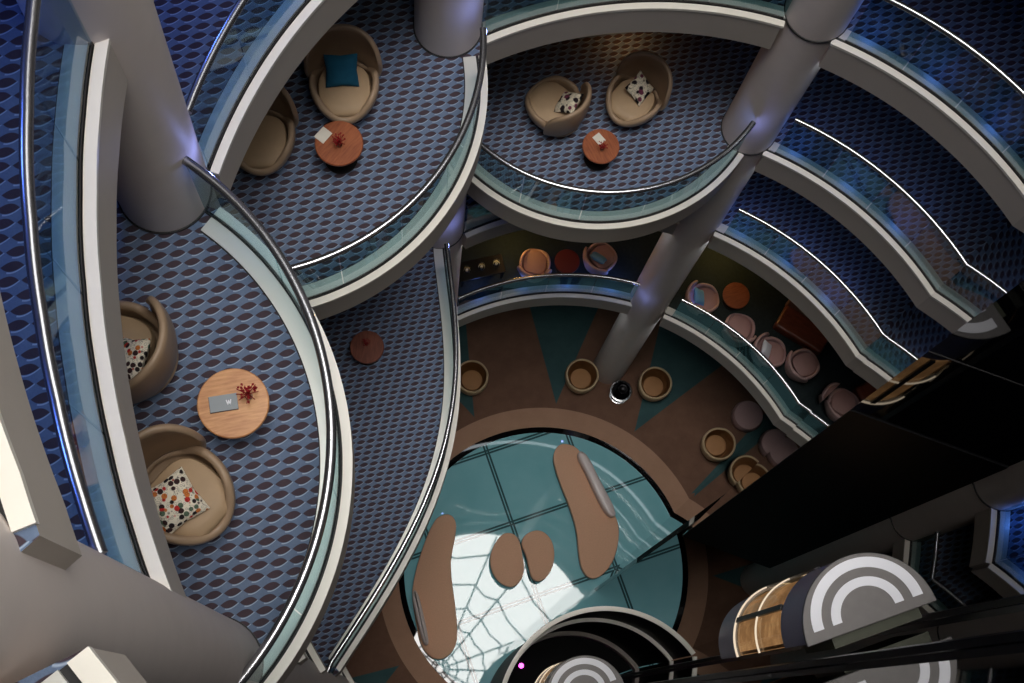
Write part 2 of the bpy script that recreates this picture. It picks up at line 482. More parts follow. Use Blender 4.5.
def trims(lv, name):
    z = Z[lv]
    b = MB()
    runs = []
    for (a0, a1) in walls(lv):
        P, N = edge_path(lv, a0, a1, 0.5, False); cur = []
        for p, n in zip(P, N):
            dg = math.degrees(atan2(p[1] - CY, p[0] - CX)); rr_ = hypot(p[0] - CX, p[1] - CY)
            if (ring_r(lv, dg % 360) < 5.5 and rr_ > ring_r(lv, dg % 360) - 0.004 and gap(dg)) or any(hypot(p[0] - c[0], p[1] - c[1]) < 0.40 for c in CPOS):
                if len(cur) > 3: runs.append(cur)
                cur = []
            else: cur.append((p, n))
        if len(cur) > 3: runs.append(cur)
    for cur in runs:
        P = [c[0] for c in cur]; N = [c[1] for c in cur]
        b.sweep(P, N, [(-0.008, z - 0.025), (-0.008, z + 0.03), (0.078, z + 0.03), (0.078, z - 0.025)], 0)
        b.sweep(P, N, [(0.078, z - 0.05), (0.078, z + 0.004), (0.115, z + 0.004), (0.115, z - 0.05)], 1)
        b.sweep(P, N, [(0.115, z - 0.05), (0.115, z + 0.03), (0.272, z + 0.03), (0.272, z - 0.05)], 2)
        b.sweep(P, N, [(0.272, z - 0.05), (0.272, z + 0.008), (0.284, z + 0.008), (0.284, z - 0.05)], 1)
    t = b.build(name, [M['lip'], M['groove'], M['strip']])
    tag(t, kind='structure')

for lv in (-3, -2, -1, 0, 1, 2, 3, 4):
    slab(lv, 'floor_%d' % (lv + 4))
    trims(lv, 'trim_%d' % (lv + 4))

def added_soffit_glow(lv, name):  # glowing strips added so the glass floor mirrors bright bands
    b = MB(); z = Z[lv] - 0.63
    wd = 0.10 if lv > 2 else 0.05
    for a0, a1 in (((30.5, 66.5), (74, 116)) if lv > 2 else ((30.5, 66.5),)):
        P, N = edge_path(lv, a0, a1, 0.75, False)
        b.sweep(P, N, [(0.10, z - 0.012), (0.10, z + 0.01), (0.10 + wd, z + 0.01), (0.10 + wd, z - 0.012)])
    tag(b.build(name, M['added_glow']), kind='structure')
# ground, outer wall, roof -------------------------------------------------
b = MB(); n = 96
V = [(CX + (ROUT + .2) * cos(2 * pi * k / n), CY + (ROUT + .2) * sin(2 * pi * k / n), 0) for k in range(n)]
V += [(v[0], v[1], -0.3) for v in V]
b.add(V, [tuple(range(n)), tuple(range(2 * n - 1, n - 1, -1))] + [((k + 1) % n, k, n + k, n + (k + 1) % n) for k in range(n)])
tag(b.build('floor', M['ground']), kind='structure')

b = MB(); V = []; F = []
for (rr, zz) in ((ROUT, -0.3), (ROUT, ROOFZ + .4), (ROUT + .3, ROOFZ + .4), (ROUT + .3, -0.3)):
    V += [(CX + rr * cos(2 * pi * k / n), CY + rr * sin(2 * pi * k / n), zz) for k in range(n)]
for j in range(4):
    for k in range(n):
        F.append((j * n + k, j * n + (k + 1) % n, ((j + 1) % 4) * n + (k + 1) % n, ((j + 1) % 4) * n + k))
tag(b.add(V, F).build('wall_outer', M['wall'], smooth=False), kind='structure')

SKR = 5.8
b = MB(); V = []; F = []
for (rr, zz) in ((SKR, ROOFZ), (ROUT, ROOFZ), (ROUT, ROOFZ + .3), (SKR, ROOFZ + .3)):
    V += [(CX + rr * cos(2 * pi * k / n), CY + rr * sin(2 * pi * k / n), zz) for k in range(n)]
for j in range(4):
    for k in range(n):
        F.append((j * n + k, j * n + (k + 1) % n, ((j + 1) % 4) * n + (k + 1) % n, ((j + 1) % 4) * n + k))
tag(b.add(V, F).build('ceiling', M['roof']), kind='structure')

# web of skylight bars
b = MB(); wx, wy = 0.95, 2.3; zz = ROOFZ + .1
NR = 15
rings = [0.22, 0.5, 0.95, 1.55, 2.35, 3.35, 4.6, 6.2, 8.2]
A = [2 * pi * (k + 0.25 * random.uniform(-1, 1)) / NR for k in range(NR)]
def inlight(p): return hypot(p[0] - CX, p[1] - CY) < SKR
def wpt(r, a): return (wx + r * cos(a), wy + r * sin(a), zz)
for k in range(NR):
    prev = wpt(0.22, A[k])
    for r in [0.22 + 0.3 * j for j in range(1, 40)]:
        q = wpt(r, A[k])
        if not inlight(q): break
        prev = q
    b.bar(wpt(0.22, A[k]), prev, 0.085, 0.10)
    for j, r in enumerate(rings):
        off = 0.10 * r * (1 if j % 2 else -0.4)
        p, q = wpt(r + off * random.uniform(-.5, .5), A[k]), wpt(r + off * random.uniform(-.5, .5), A[(k + 1) % NR] + (2 * pi if k == NR - 1 else 0))
        m = ((p[0] + q[0]) / 2 * .96 + wx * .04, (p[1] + q[1]) / 2 * .96 + wy * .04, zz)
        if inlight(p) and inlight(m): b.bar(p, m, 0.075, 0.09)
        if inlight(m) and inlight(q): b.bar(m, q, 0.075, 0.09)
tag(b.build('window_1', M['mull']), kind='structure')

for lv in (1, 2, 3, 4): added_soffit_glow(lv, 'trim_%d' % (20 + lv))
# glass pool ----------------------------------------------------------------
b = MB(); n = 128; PR = 3.47
V = [(CX + PR * cos(2 * pi * k / n), CY + PR * sin(2 * pi * k / n), 0.012) for k in range(n)] + [(CX + PR * cos(2 * pi * k / n), CY + PR * sin(2 * pi * k / n), -0.02) for k in range(n)]
b.add(V, [tuple(range(n)), tuple(range(2 * n - 1, n - 1, -1))] + [((k + 1) % n, k, n + k, n + (k + 1) % n) for k in range(n)])
tag(b.build('floor_glass', M['pool']), kind='structure')
b = MB(); P = [(CX + PR * cos(2 * pi * k / n), CY + PR * sin(2 * pi * k / n)) for k in range(n + 1)]
N = [(cos(2 * pi * k / n), sin(2 * pi * k / n)) for k in range(n + 1)]
b.sweep(P, N, [(0, -0.02), (0, 0.02), (0.14, 0.02), (0.14, -0.02)], caps=False)
tag(b.build('trim_9', M['blackstone']), kind='structure')

# black glass shaft: long mirror flank, short face towards the lifts -------------
PA = (3.74, 2.36); PK = (9.0, 7.45); PE = (4.80, 1.98); PF = (10.6, 4.28); PG = (11.8, 6.6)
PT = (PA[0] - 0.937 * 0.40, PA[1] + 0.35 * 0.40)      # the near edge leans a little along the short face
SH0 = GZ - 19.6                                        # the deep box stops here; below it the shaft is set back
fb = SH0 / ROOFZ
def pe(z): f = z / ROOFZ; return (PA[0] + (PT[0] - PA[0]) * f, PA[1] + (PT[1] - PA[1]) * f)
b = MB(); V = [(p[0], p[1], SH0) for p in (pe(SH0), PE, PF, PG, PK)] + [(p[0], p[1], ROOFZ) for p in (PT, PE, PF, PG, PK)]
b.add(V, [(4, 3, 2, 1, 0), (5, 6, 7, 8, 9)] + [(k, (k + 1) % 5, 5 + (k + 1) % 5, 5 + k) for k in range(5)])
tag(b.build('wall_shaft', M['blackglass']), kind='structure')
q0 = pe(SH0); dq = (PK[0] - q0[0], PK[1] - q0[1]); Lq = hypot(*dq); dq = (dq[0] / Lq, dq[1] / Lq)
def fin(t, off=0.0): return (q0[0] + dq[0] * t + dq[1] * off, q0[1] + dq[1] * t - dq[0] * off)
b = MB(); b.prism([fin(0.9), fin(0.9, 0.08), fin(Lq, 0.08), fin(Lq)], 0.0, SH0)
tag(b.build('wall_fin', M['blackglass']), kind='structure')
b = MB(); b.prism([fin(4.35, 0.08), (9.5, 4.32), PF, PG, fin(Lq, 0.08)], 0.0, SH0); b.I = [1] * 7
tag(b.build('wall_shaft_base', [M['blackglass'], M['drumblack']]), kind='structure')
b = MB(); zt_ = 24.2  # matte sheet added over the short face to suppress its lower reflections
for za, zb in ((SH0 + .01, zt_),):
    p0, p1 = pe(za), pe(zb); ox, oy = -0.35 * .012, -0.937 * .012
    b.add([(p0[0] + ox, p0[1] + oy, za), (PE[0] + ox, PE[1] + oy, za), (PE[0] + ox, PE[1] + oy, zb), (p1[0] + ox, p1[1] + oy, zb),
           (p0[0], p0[1], za), (PE[0], PE[1], za), (PE[0], PE[1], zb), (p1[0], p1[1], zb)],
          [(0, 1, 2, 3), (7, 6, 5, 4), (0, 4, 5, 1), (1, 5, 6, 2), (2, 6, 7, 3), (3, 7, 4, 0)])
tag(b.build('trim_30', M['drumblack']), kind='structure')
b = MB()
d1 = (PK[0] - PA[0], PK[1] - PA[1]); L1 = hypot(*d1); d1 = (d1[0] / L1, d1[1] / L1)
d2 = (PE[0] - PA[0], PE[1] - PA[1]); L2 = hypot(*d2); d2 = (d2[0] / L2, d2[1] / L2)
for k in range(7):
    zz = SH0 + 1.2 + k * 3.0
    b.bar(pe(zz) + (zz,), (PE[0], PE[1], zz), 0.006, 0.02)
tag(b.build('trim_10', M['groove']), kind='structure')

# wall behind the lifts
M2 = (-0.327, 0.945); D2 = (0.945, 0.327); W0 = (3.69, 0.575)
def w2(s, off=0.0): return (W0[0] + D2[0] * s + M2[0] * off, W0[1] + D2[1] * s + M2[1] * off)
b = MB(); b.prism([w2(-2.75), w2(-2.75, -0.3), w2(7.3, -0.3), w2(7.3)], 0.0, 34.2)
tag(b.build('wall_lift', M['blackglass']), kind='structure')

# ------------------------------------------------------------------ columns
COLS = [('white column at the upper left with a lounge table near its foot', 167.8, 5.58),
        ('white column at the top centre beside the blue carpet balcony', 119.8, 5.57),
        ('long white column falling from the top right to the ground floor chairs', 68.3, 5.58),
        ('thick white column crossing the lower left corner of the view', 213.0, 5.69),
        ('shadowy blue lit column behind the right lift', 357.6, 5.35)]
CR = 0.42
def lean(k, z):
    d = GZ - z
    if k == 0: return 0.02 + max(0.0, 12.468 - d) * 0.028
    if k == 1: return -0.035
    if k == 2: return -(0.16 + 0.0100 * (d - 16))
    return 0.0
for ci, (lab, a, rr) in enumerate(COLS):
    x, y = CX + rr * cos(radians(a)), CY + rr * sin(radians(a))
    x0 = x + lean(ci, 0)
    r = thing('column', lab, 'column', (x0, y, 0), 0)
    b = MB(); V = []; F = []
    zs = [0.0, Z[0], ROOFZ]
    for zz in zs:
        for k in range(56):
            q = 2 * pi * k / 56; V.append((x + lean(ci, zz) - x0 + CR * cos(q), CR * sin(q), zz))
    for jj in range(2):
        for k in range(56): F.append((jj * 56 + k, jj * 56 + (k + 1) % 56, jj * 56 + 56 + (k + 1) % 56, jj * 56 + 56 + k))
    F.append(tuple(range(55, -1, -1))); F.append(tuple(112 + k for k in range(56)))
    autosmooth(mesh('shaft', V, F, M['column'], r), 40)
    b = MB()
    for lv in {0: (0,), 1: (1, 3), 2: (2, 1), 3: (0,), 4: (2, 3)}[ci]:
        zz = Z[lv]
        b.lathe([(CR - .01, 0.0), (CR + 0.014, 0.0), (CR + 0.014, 0.03), (CR - .01, 0.034)], 56, (x + lean(ci, zz) - x0, 0, zz))
    autosmooth(b.build('base_ring', M['groove'], r), 40)

# ------------------------------------------------------------------ balustrades
def balustrade(lv, a0, a1, label, npan):
    z = Z[lv]
    P, N = edge_path(lv, a0, a1, 0.4, False)
    k = [i for i, (p, n) in enumerate(zip(P, N)) if all(hypot(p[0] + .1 * n[0] - c[0], p[1] + .1 * n[1] - c[1]) > 0.40 for c in CPOS)]
    P = [P[i] for i in k]; N = [N[i] for i in k]
    am = radians((a0 + a1) / 2); rm = edge_r(lv, am) + 0.1
    o = (CX + rm * cos(am), CY + rm * sin(am), z)
    root = thing('glass_balustrade', label, 'railing', o)
    # arc-length parametrisation
    S = [0]
    for k in range(1, len(P)): S.append(S[-1] + hypot(P[k][0] - P[k - 1][0], P[k][1] - P[k - 1][1]))
    def at(s):
        for k in range(1, len(S)):
            if S[k] >= s or k == len(S) - 1:
                f = (s - S[k - 1]) / max(1e-9, S[k] - S[k - 1])
                return ((P[k - 1][0] * (1 - f) + P[k][0] * f, P[k - 1][1] * (1 - f) + P[k][1] * f),
                        (N[k - 1][0] * (1 - f) + N[k][0] * f, N[k - 1][1] * (1 - f) + N[k][1] * f))
    T = S[-1]
    for i in range(npan):
        s0, s1 = T * i / npan + 0.008, T * (i + 1) / npan - 0.008
        m = max(6, int((s1 - s0) / 0.12))
        q = [at(s0 + (s1 - s0) * k / m) for k in range(m + 1)]
        g = MB(); g.sweep([a for a, _ in q], [c for _, c in q], [(0.094, z + 0.0), (0.094, z + RAILH - 0.02), (0.108, z + RAILH - 0.02), (0.108, z + 0.0)])
        go = g.build('glass_panel', M['glass'], root, origin=o); autosmooth(go, 30)
    h = MB(); pr = [(0.101 + 0.041 * cos(2 * pi * k / 12), z + RAILH + 0.041 * sin(2 * pi * k / 12)) for k in range(12)]
    h.sweep(P, N, pr); autosmooth(h.build('handrail', M['rail'], root, origin=o), 50)
    h = MB(); h.sweep(P, N, [(0.088, z), (0.088, z + 0.06), (0.0935, z + 0.06), (0.0935, z)])
    h.sweep(P, N, [(0.1085, z), (0.1085, z + 0.06), (0.114, z + 0.06), (0.114, z)])
    h.build('base_channel', M['groove'], root, origin=o)
    return root

BAL = [(-1, 170.5, 213.4, 'curved glass balustrade with thick steel handrail down the far left', 4),
       (0, 166.5, 218.6, 'bulging glass balustrade around the balcony with the pale oak table', 5),
       (0, 123, 164.5, 'curved glass balustrade high up beside the upper left column', 4),
       (1, 119, 167.5, 'bulging glass balustrade around the balcony with the teal pillow chair', 5),
       (1, 72, 116.5, 'curved glass balustrade cut by the top edge, between two columns', 4),
       (1, 29.8, 65, 'uppermost curved glass balustrade in the right hand stack', 4),
       (2, 67.5, 121, 'bulging glass balustrade around the two chairs at the top centre', 5),
       (2, 29.8, 65, 'second curved glass balustrade from the top in the right hand stack', 4),
       (3, 122.5, 218.6, 'long bulging glass balustrade around the lone dark round table', 8),
       (3, 72, 116.5, 'dim curved glass balustrade tucked under the two chair balcony', 4),
       (3, 29.8, 65, 'third curved glass balustrade from the top in the right hand stack', 4),
       (4, 72, 116.5, 'lowest curved glass balustrade left of the long column', 4),
       (4, 29.8, 65, 'lowest curved glass balustrade in the right hand stack', 4),
       (2, -15.2, -6.2, 'short glass balustrade at the right edge behind the lift', 1),
       (3, -15.2, -6.2, 'short blue lit glass balustrade just right of the lift roof', 1)]
for a in BAL: balustrade(*a)

# ------------------------------------------------------------------ furniture
def rounded(V, F, name, mat, parent, sub=2):
    o = mesh(name, V, F, mat, parent, True)
    m = o.modifiers.new('sub', 'SUBSURF'); m.levels = sub; m.render_levels = sub
    return o

def shell_mesh(rfun, hfun, thick, z0, rb, n=56, rows=7):
    """bowl whose rim height depends on the angle (0 = front, +Y)"""
    outer = []; inner = []
    V = []; F = []
    for lay in (0, 1):
        for j in range(rows + 1):
            f = j / rows
            for k in range(n):
                a = 2 * pi * k / n
                h = hfun(a); rr = rfun(a)
                bulge = sin(min(1.0, f * 1.25) * pi / 2)
                r = rb + (rr - rb) * bulge
                z = z0 + (h - z0) * f ** 1.15
                if lay: r -= thick * (0.6 + 0.4 * f); z += 0.04 if j == 0 else 0
                V.append((r * sin(a), r * cos(a), z))
    m = (rows + 1) * n
    for j in range(rows):
        for k in range(n):
            k2 = (k + 1) % n
            F.append((j * n + k2, j * n + k, (j + 1) * n + k, (j + 1) * n + k2))
            F.append((m + j * n + k, m + j * n + k2, m + (j + 1) * n + k2, m + (j + 1) * n + k))
    # rounded rim
    top = rows * n; base = len(V)
    for k in range(n):
        a = V[top + k]; c = V[m + top + k]
        V.append(((a[0] + c[0]) / 2, (a[1] + c[1]) / 2, (a[2] + c[2]) / 2 + thick * 0.45))
    for k in range(n):
        k2 = (k + 1) % n
        F.append((top + k2, top + k, base + k, base + k2))
        F.append((base + k2, base + k, m + top + k, m + top + k2))
    F.append(tuple(range(n))); F.append(tuple(m + k for k in range(n - 1, -1, -1)))
    return V, F

def dev(a):                      # angle from the back, 0..pi
    a = a % (2 * pi)
    return abs(a - pi)

def make_lounge(label, group, name='lounge_chair', ml='leather', mc='cushion', K=1.0, top0=0.60, top1=0.48):
    t = thing(name, label, 'chair', group=group)
    # seat shell: low in front, arm height round the sides
    def rf(a):
        d = dev(a); return 0.44 + 0.02 * cos(2 * d)
    def hf(a):
        d = dev(a); s = min(1, max(0, (pi - d) / 1.1)); s = s * s * (3 - 2 * s)
        back = max(0.0, 1 - d / 1.35); return 0.37 + 0.20 * s - 0.30 * min(1, back * 2.2)
    V, F = shell_mesh(rf, hf, 0.085, 0.14, 0.25)
    rounded(V, F, 'seat_shell', M[ml], t, 1)
    # tall wrap-round back with free rounded wing tips
    V = []; F = []; n = 30; rows = 8; W = radians(72)
    for lay in (0, 1):
        for j in range(rows + 1):
            f = j / rows
            for k in range(n + 1):
                u = -1 + 2 * k / n; a = pi + u * W
                top = top0 + top1 * sqrt(max(0.0, 1 - abs(u) ** 3.2))
                zz = 0.30 + (top - 0.30) * f
                r = 0.425 + 0.035 * f + 0.03 * sin(pi * f)
                r += (0.034 if lay == 0 else -0.04) * (1 - 0.25 * abs(u) ** 3)
                V.append((r * sin(a), r * cos(a), zz))
    m = (rows + 1) * (n + 1)
    for j in range(rows):
        for k in range(n):
            i0 = j * (n + 1) + k
            F.append((i0 + 1, i0, i0 + n + 1, i0 + n + 2)); F.append((m + i0, m + i0 + 1, m + i0 + n + 2, m + i0 + n + 1))
    for k in range(n):
        i0 = rows * (n + 1) + k
        F.append((i0 + 1, i0, m + i0, m + i0 + 1)); F.append((k, k + 1, m + k + 1, m + k))
    for j in range(rows):
        i0 = j * (n + 1); i1 = i0 + n + 1
        F.append((i0, m + i0, m + i1, i1))
        i0 += n; i1 += n
        F.append((m + i0, i0, i1, m + i1))
    rounded(V, F, 'backrest', M[ml], t, 1)
    # seat cushion
    P = []
    for k in range(40):
        a = 2 * pi * k / 40; c, s = cos(a), sin(a)
        P.append((0.30 * abs(s) ** 0.62 * (1 if s >= 0 else -1), 0.065 + 0.31 * abs(c) ** 0.75 * (1 if c >= 0 else -1)))
    b = MB(); V = []; F = []
    for (sc, zz) in ((0.9, 0.24), (1.03, 0.30), (1.06, 0.42), (1.0, 0.46), (0.75, 0.48)):
        V += [(x * sc, y * sc, zz) for x, y in P]
    for j in range(4):
        for k in range(40): F.append((j * 40 + (k + 1) % 40, j * 40 + k, (j + 1) * 40 + k, (j + 1) * 40 + (k + 1) % 40))
    F.append(tuple(range(39, -1, -1)) [::-1]); F.append(tuple(160 + k for k in range(39, -1, -1)))
    autosmooth(mesh('seat_cushion', V, F, M[mc], t), 50)
    b = MB(); b.lathe([(0.27, 0.0), (0.27, 0.018), (0.06, 0.04), (0.045, 0.16)], 32)
    autosmooth(b.build('swivel_base', M['base'], t), 40)
    if K != 1.0:
        for ch in t.children: ch.data.transform(Matrix.Scale(K, 4))
    return t

def place(proto, x, y, lv, facing_deg, label, group):
    """facing_deg: plan direction the sitter looks to (0 = +X)"""
    z = 0.0 if lv == 'G' else Z[lv]
    return copy_tree(proto, (x, y, z), radians(facing_deg - 90), label, group)

GL = 'tan leather lounge chairs on the balconies'
proto = make_lounge('tan high backed lounge chair at the left edge facing away, oak table right of it', GL)
proto.location = (-2.62, 3.03, Z[0]); proto.rotation_euler = (0, 0, radians(168 - 90))
lounges = [proto]
for (x, y, lv, f, lab) in [
        (-2.03, 1.80, 0, -40, 'tan high backed lounge chair below the oak table, holding a floral pillow'),
        (-1.03, 7.30, 1, -86, 'tan lounge chair with a teal square pillow above the orange table'),
        (-2.00, 6.62, 1, -86, 'tan lounge chair half hidden by the curved balcony edge left of the orange table'),
        (1.85, 8.80, 2, 140, 'brown lounge chair at top centre turned to the left, left of its pair'),
        (3.05, 8.95, 2, -128, 'brown lounge chair at top centre with a diamond set patterned pillow, right of its pair')]:
    lounges.append(place(proto, x, y, lv, f, lab, GL))

# pillows ----------------------------------------------------------------
def pillow(label, mat, loc, rot, size=0.40, thick=0.16, group=None):
    n = 12; V = []; F = []
    for sd in (1, -1):
        for j in range(n + 1):
            for i in range(n + 1):
                u, v = -1 + 2 * i / n, -1 + 2 * j / n
                e = max(0, (1 - u ** 4) * (1 - v ** 4)) ** 0.5
                pin = 1 - 0.10 * (1 - abs(u * v)) * max(abs(u), abs(v)) ** 2
                V.append((u * size / 2 * pin, v * size / 2 * pin, sd * thick / 2 * e))
    m = (n + 1) ** 2
    for j in range(n):
        for i in range(n):
            q = j * (n + 1) + i
            F.append((q, q + 1, q + n + 2, q + n + 1)); F.append((m + q + n + 1, m + q + n + 2, m + q + 1, m + q))
    o = mesh('throw_pillow', V, F, mat, None, True)
    o.location = loc; o.rotation_euler = rot
    return tag(o, label, 'pillow', group)

def seatpt(ch, fx, fy, h):
    a = ch.rotation_euler[2]
    return (ch.location[0] + fx * cos(a) - fy * sin(a), ch.location[1] + fx * sin(a) + fy * cos(a), ch.location[2] + h)
c = lounges
pillow('floral pillow lying on the half hidden chair at the left edge', M['suzani'], seatpt(c[0], -0.09, -0.12, 0.58), (radians(-35), radians(0), c[0].rotation_euler[2]), 0.40)
pillow('large red and green floral pillow on the chair below the oak table', M['suzani'], seatpt(c[1], 0.09, 0.03, 0.58), (radians(-14), radians(0), c[1].rotation_euler[2] + radians(-14)), 0.42, 0.15)
pillow('teal square pillow leaning on the lounge chair above the orange table', M['teal_pillow'], seatpt(c[2], 0.02, -0.10, 0.62), (radians(-38), 0, c[2].rotation_euler[2]), 0.40)
pillow('black and cream pillow lying in the left chair of the top centre pair', M['ikat'], seatpt(c[4], 0.10, -0.17, 0.60), (radians(-40), 0, c[4].rotation_euler[2] + .2), 0.38)
pillow('black and cream pillow set diamondwise on the right chair of the top pair', M['ikat'], seatpt(c[5], 0.0, -0.10, 0.60), (radians(-34), 0, c[5].rotation_euler[2] + radians(88)), 0.38)

# round tables -------------------------------------------------------------
def round_table(x, y, lv, label, top_mat, r=0.305, h=0.5, group=None, rz=0.0):
    z = 0.0 if lv == 'G' else Z[lv]
    t = thing('round_table', label, 'table', (x, y, z), rz, group)
    b = MB(); b.lathe([(r - 0.02, h - 0.045), (r, h - 0.035), (r, h - 0.008), (r - 0.008, h)], 56)
    autosmooth(b.build('table_top', top_mat, t), 30)
    b = MB(); b.lathe([(0.035, 0.02), (0.035, h - 0.045)], 20); autosmooth(b.build('stem', M['base'], t), 30)
    b = MB(); b.lathe([(0.2, 0.0), (0.2, 0.012), (0.04, 0.03)], 32); autosmooth(b.build('foot', M['base'], t), 30)
    return t
GT = 'small round tables on the balconies'
round_table(-1.636, 2.572, 0, 'pale oak round table with a grey booklet, beside the left chairs', M['oak'], 0.305, 0.5, GT, 0.2)
round_table(-1.067, 6.527, 1, 'orange wood round table with a white card at its upper left rim', M['cherry'], 0.285, 0.5, GT, 0.9)
round_table(2.528, 8.136, 2, 'orange wood round table below the top centre pair of chairs', M['cherry'], 0.275, 0.5, GT, 2.0)
round_table(-0.995, 5.98, 3, 'reddish dark wood round table standing alone on blue carpet', M['darkcherry'], 0.285, 0.5, GT, 1.5)
round_table(6.57, 8.65, 4, 'orange lit round table among the pink chairs on the right', M['cherry'], 0.29, 0.5, GT, 0.3)
round_table(2.96, 9.34, 4, 'dark red round table between two tub chairs under the top centre balcony', M['redwood'], 0.27, 0.5, GT, 0)

# booklet on the oak table
zt = Z[0] + 0.5
bk = thing('booklet', 'grey booklet with a white letter lying on the pale oak table', 'book', (-1.715, 2.565, zt + 0.002), radians(10))
b = MB(); b.box((0, 0, 0.008), (0.24, 0.14, 0.012)); b.build('pages', M['page'], bk)
b = MB(); b.box((0.002, 0.003, 0.0165), (0.236, 0.138, 0.004)); cv = b.build('cover', M['book'], bk)
b = MB(); zc = 0.0197
for (p, q) in (((0.028, 0.024), (0.036, -0.022)), ((0.036, -0.022), (0.047, 0.020)), ((0.047, 0.020), (0.058, -0.022)), ((0.058, -0.022), (0.066, 0.024))):
    b.bar((p[0], p[1], zc), (q[0], q[1], zc), 0.0095, 0.0016)
b.build('letter', M['white'], cv)

# flower vases
def vase(x, y, z, label, s=1.0, group=None):
    t = thing('flower_vase', label, 'vase', (x, y, z), 0, group)
    b = MB(); b.lathe([(0.022 * s, 0.002), (0.03 * s, 0.012), (0.03 * s, 0.05), (0.016 * s, 0.085), (0.019 * s, 0.10)], 20, cap1=False)
    autosmooth(b.build('vase', M['vaseglass'], t), 40)
    b = MB()
    for k in range(9):
        a = 2 * pi * k / 9 + random.uniform(-.2, .2); e = random.uniform(.05, .085) * s
        b.tube([(0, 0, 0.02), (0.008 * cos(a), 0.008 * sin(a), 0.09), (e * cos(a), e * sin(a), 0.16 + random.uniform(-.03, .03))], 0.0035 * s, 5)
    for k in range(26):
        a = random.uniform(0, 2 * pi); e = random.uniform(0.0, .062) * s; h = 0.165 + random.uniform(-.03, .03)
        L = random.uniform(.02, .036) * s; w = 0.010 * s
        cx_, cy_ = e * cos(a), e * sin(a); ca, sa = cos(a), sin(a)
        b.add([(cx_, cy_, h), (cx_ + L * .5 * ca - w * sa, cy_ + L * .5 * sa + w * ca, h + .008), (cx_ + L * ca, cy_ + L * sa, h - .004), (cx_ + L * .5 * ca + w * sa, cy_ + L * .5 * sa - w * ca, h + .008),
               (cx_ + L * .5 * ca, cy_ + L * .5 * sa, h - .012)], [(0, 1, 2, 3), (0, 4, 1), (1, 4, 2), (2, 4, 3), (3, 4, 0)])
    b.build('flowers', M['flower'], t)
    return t
GV = 'small vases of red flowers'
vase(-1.505, 2.63, Z[0] + .5, 'small glass vase of crimson flowers on the pale oak table', 1.15, GV)
vase(-1.06, 6.50, Z[1] + .5, 'small vase of red flowers on the orange table left of centre', 1.1, GV)
vase(2.54, 8.08, Z[2] + .5, 'small vase of red flowers on the table below the top centre chairs', 1.0, GV)
vase(-1.01, 6.02, Z[3] + .5, 'tiny dark vase of flowers on the lone dark table', 0.9, GV)
def card(x, y, z, rz, label, w=0.14, l=0.17):
    b = MB(); b.box((0, 0, 0.005), (w, l, 0.006)); b.box((0, 0, 0.0095), (w * .96, l * .97, 0.003))
    o = b.build('menu_card', M['card']); o.location = (x, y, z + 0.001); o.rotation_euler = (0, 0, rz)
    bevel(o, 0.001, 1)
    tag(o, label, 'card')
card(-1.255, 6.62, Z[1] + .5, radians(-38), 'cream card lying on the rim of the orange table left of centre')
card(2.50, 8.245, Z[2] + .5, radians(40), 'cream card beside the flowers on the top centre table', 0.13, 0.16)

# tub chairs on the ground floor ------------------------------------------------
def make_tub(name, label, group, mo, mi, ms, hb=0.78, hfr=0.66, r0=0.43, seat_r=0.27):
    t = thing(name, label, 'chair', group=group)
    def sq(a):
        c, s = abs(cos(a)), abs(sin(a)); return 1.0 / ((c ** 3.0 + s ** 3.0) ** (1 / 3.0))
    def rf(a): return r0 * (0.94 + 0.06 * sq(a)) * (1.0 if dev(a) < 1.8 else 0.97)
    def hf(a):
        d = dev(a) / pi; return hb + (hfr - hb) * d ** 2
    V, F = shell_mesh(rf, hf, 0.07, 0.06, r0 * .72, 48, 6)
    nrm = 6 * 48 * 2
    idx = []
    for j in range(6 * 48): idx += [0, 1]
    idx += [0] * (len(F) - len(idx))
    o = mesh('shell', V, F, [mo, mi], t, True, idx)
    m = o.modifiers.new('sub', 'SUBSURF'); m.levels = 1; m.render_levels = 1
    b = MB(); b.lathe([(seat_r * .96, 0.22), (seat_r, 0.30), (seat_r, 0.40), (seat_r * .93, 0.435), (seat_r * .6, 0.445)], 36, (0, 0.02, 0))
    autosmooth(b.build('seat_cushion', ms, t), 50)
    b = MB()
    for sx in (-1, 1):
        for sy in (-1, 1):
            b.lathe([(0.014, 0.0), (0.02, 0.075)], 10, (sx * .2, sy * .2, 0))
    b.build('legs', M['base'], t)
    return t
GTB = 'cream rimmed tub chairs on the ground floor'
tub = make_tub('tub_chair', 'cream rimmed tub chair half hidden behind the blue balcony edge, leftmost on the ground', GTB, M['tub_out'], M['tub_in'], M['tub_seat'])
tub.location = (1.156, 8.229, 0); tub.rotation_euler = (0, 0, radians(-75 - 90))
place(tub, 3.94, 8.31, 'G', -100, 'cream rimmed tub chair left of the chrome table at the column foot', GTB)
place(tub, 5.80, 8.13, 'G', -130, 'cream rimmed tub chair right of the chrome table at the column foot', GTB)
place(tub, 7.37, 6.60, 'G', 150, 'cream rimmed tub chair at the right beside the dark glass wall', GTB)
GM = 'pink tub chairs on the lowest balcony'
rose = make_lounge('orange lit tub chair left of the dark red table', GM, 'barrel_chair', 'pink', 'pink_in', 0.80, 0.60, 0.26)
rose.location = (2.28, 9.31, Z[4]); rose.rotation_euler = (0, 0, radians(85 - 90))
mez = [rose]
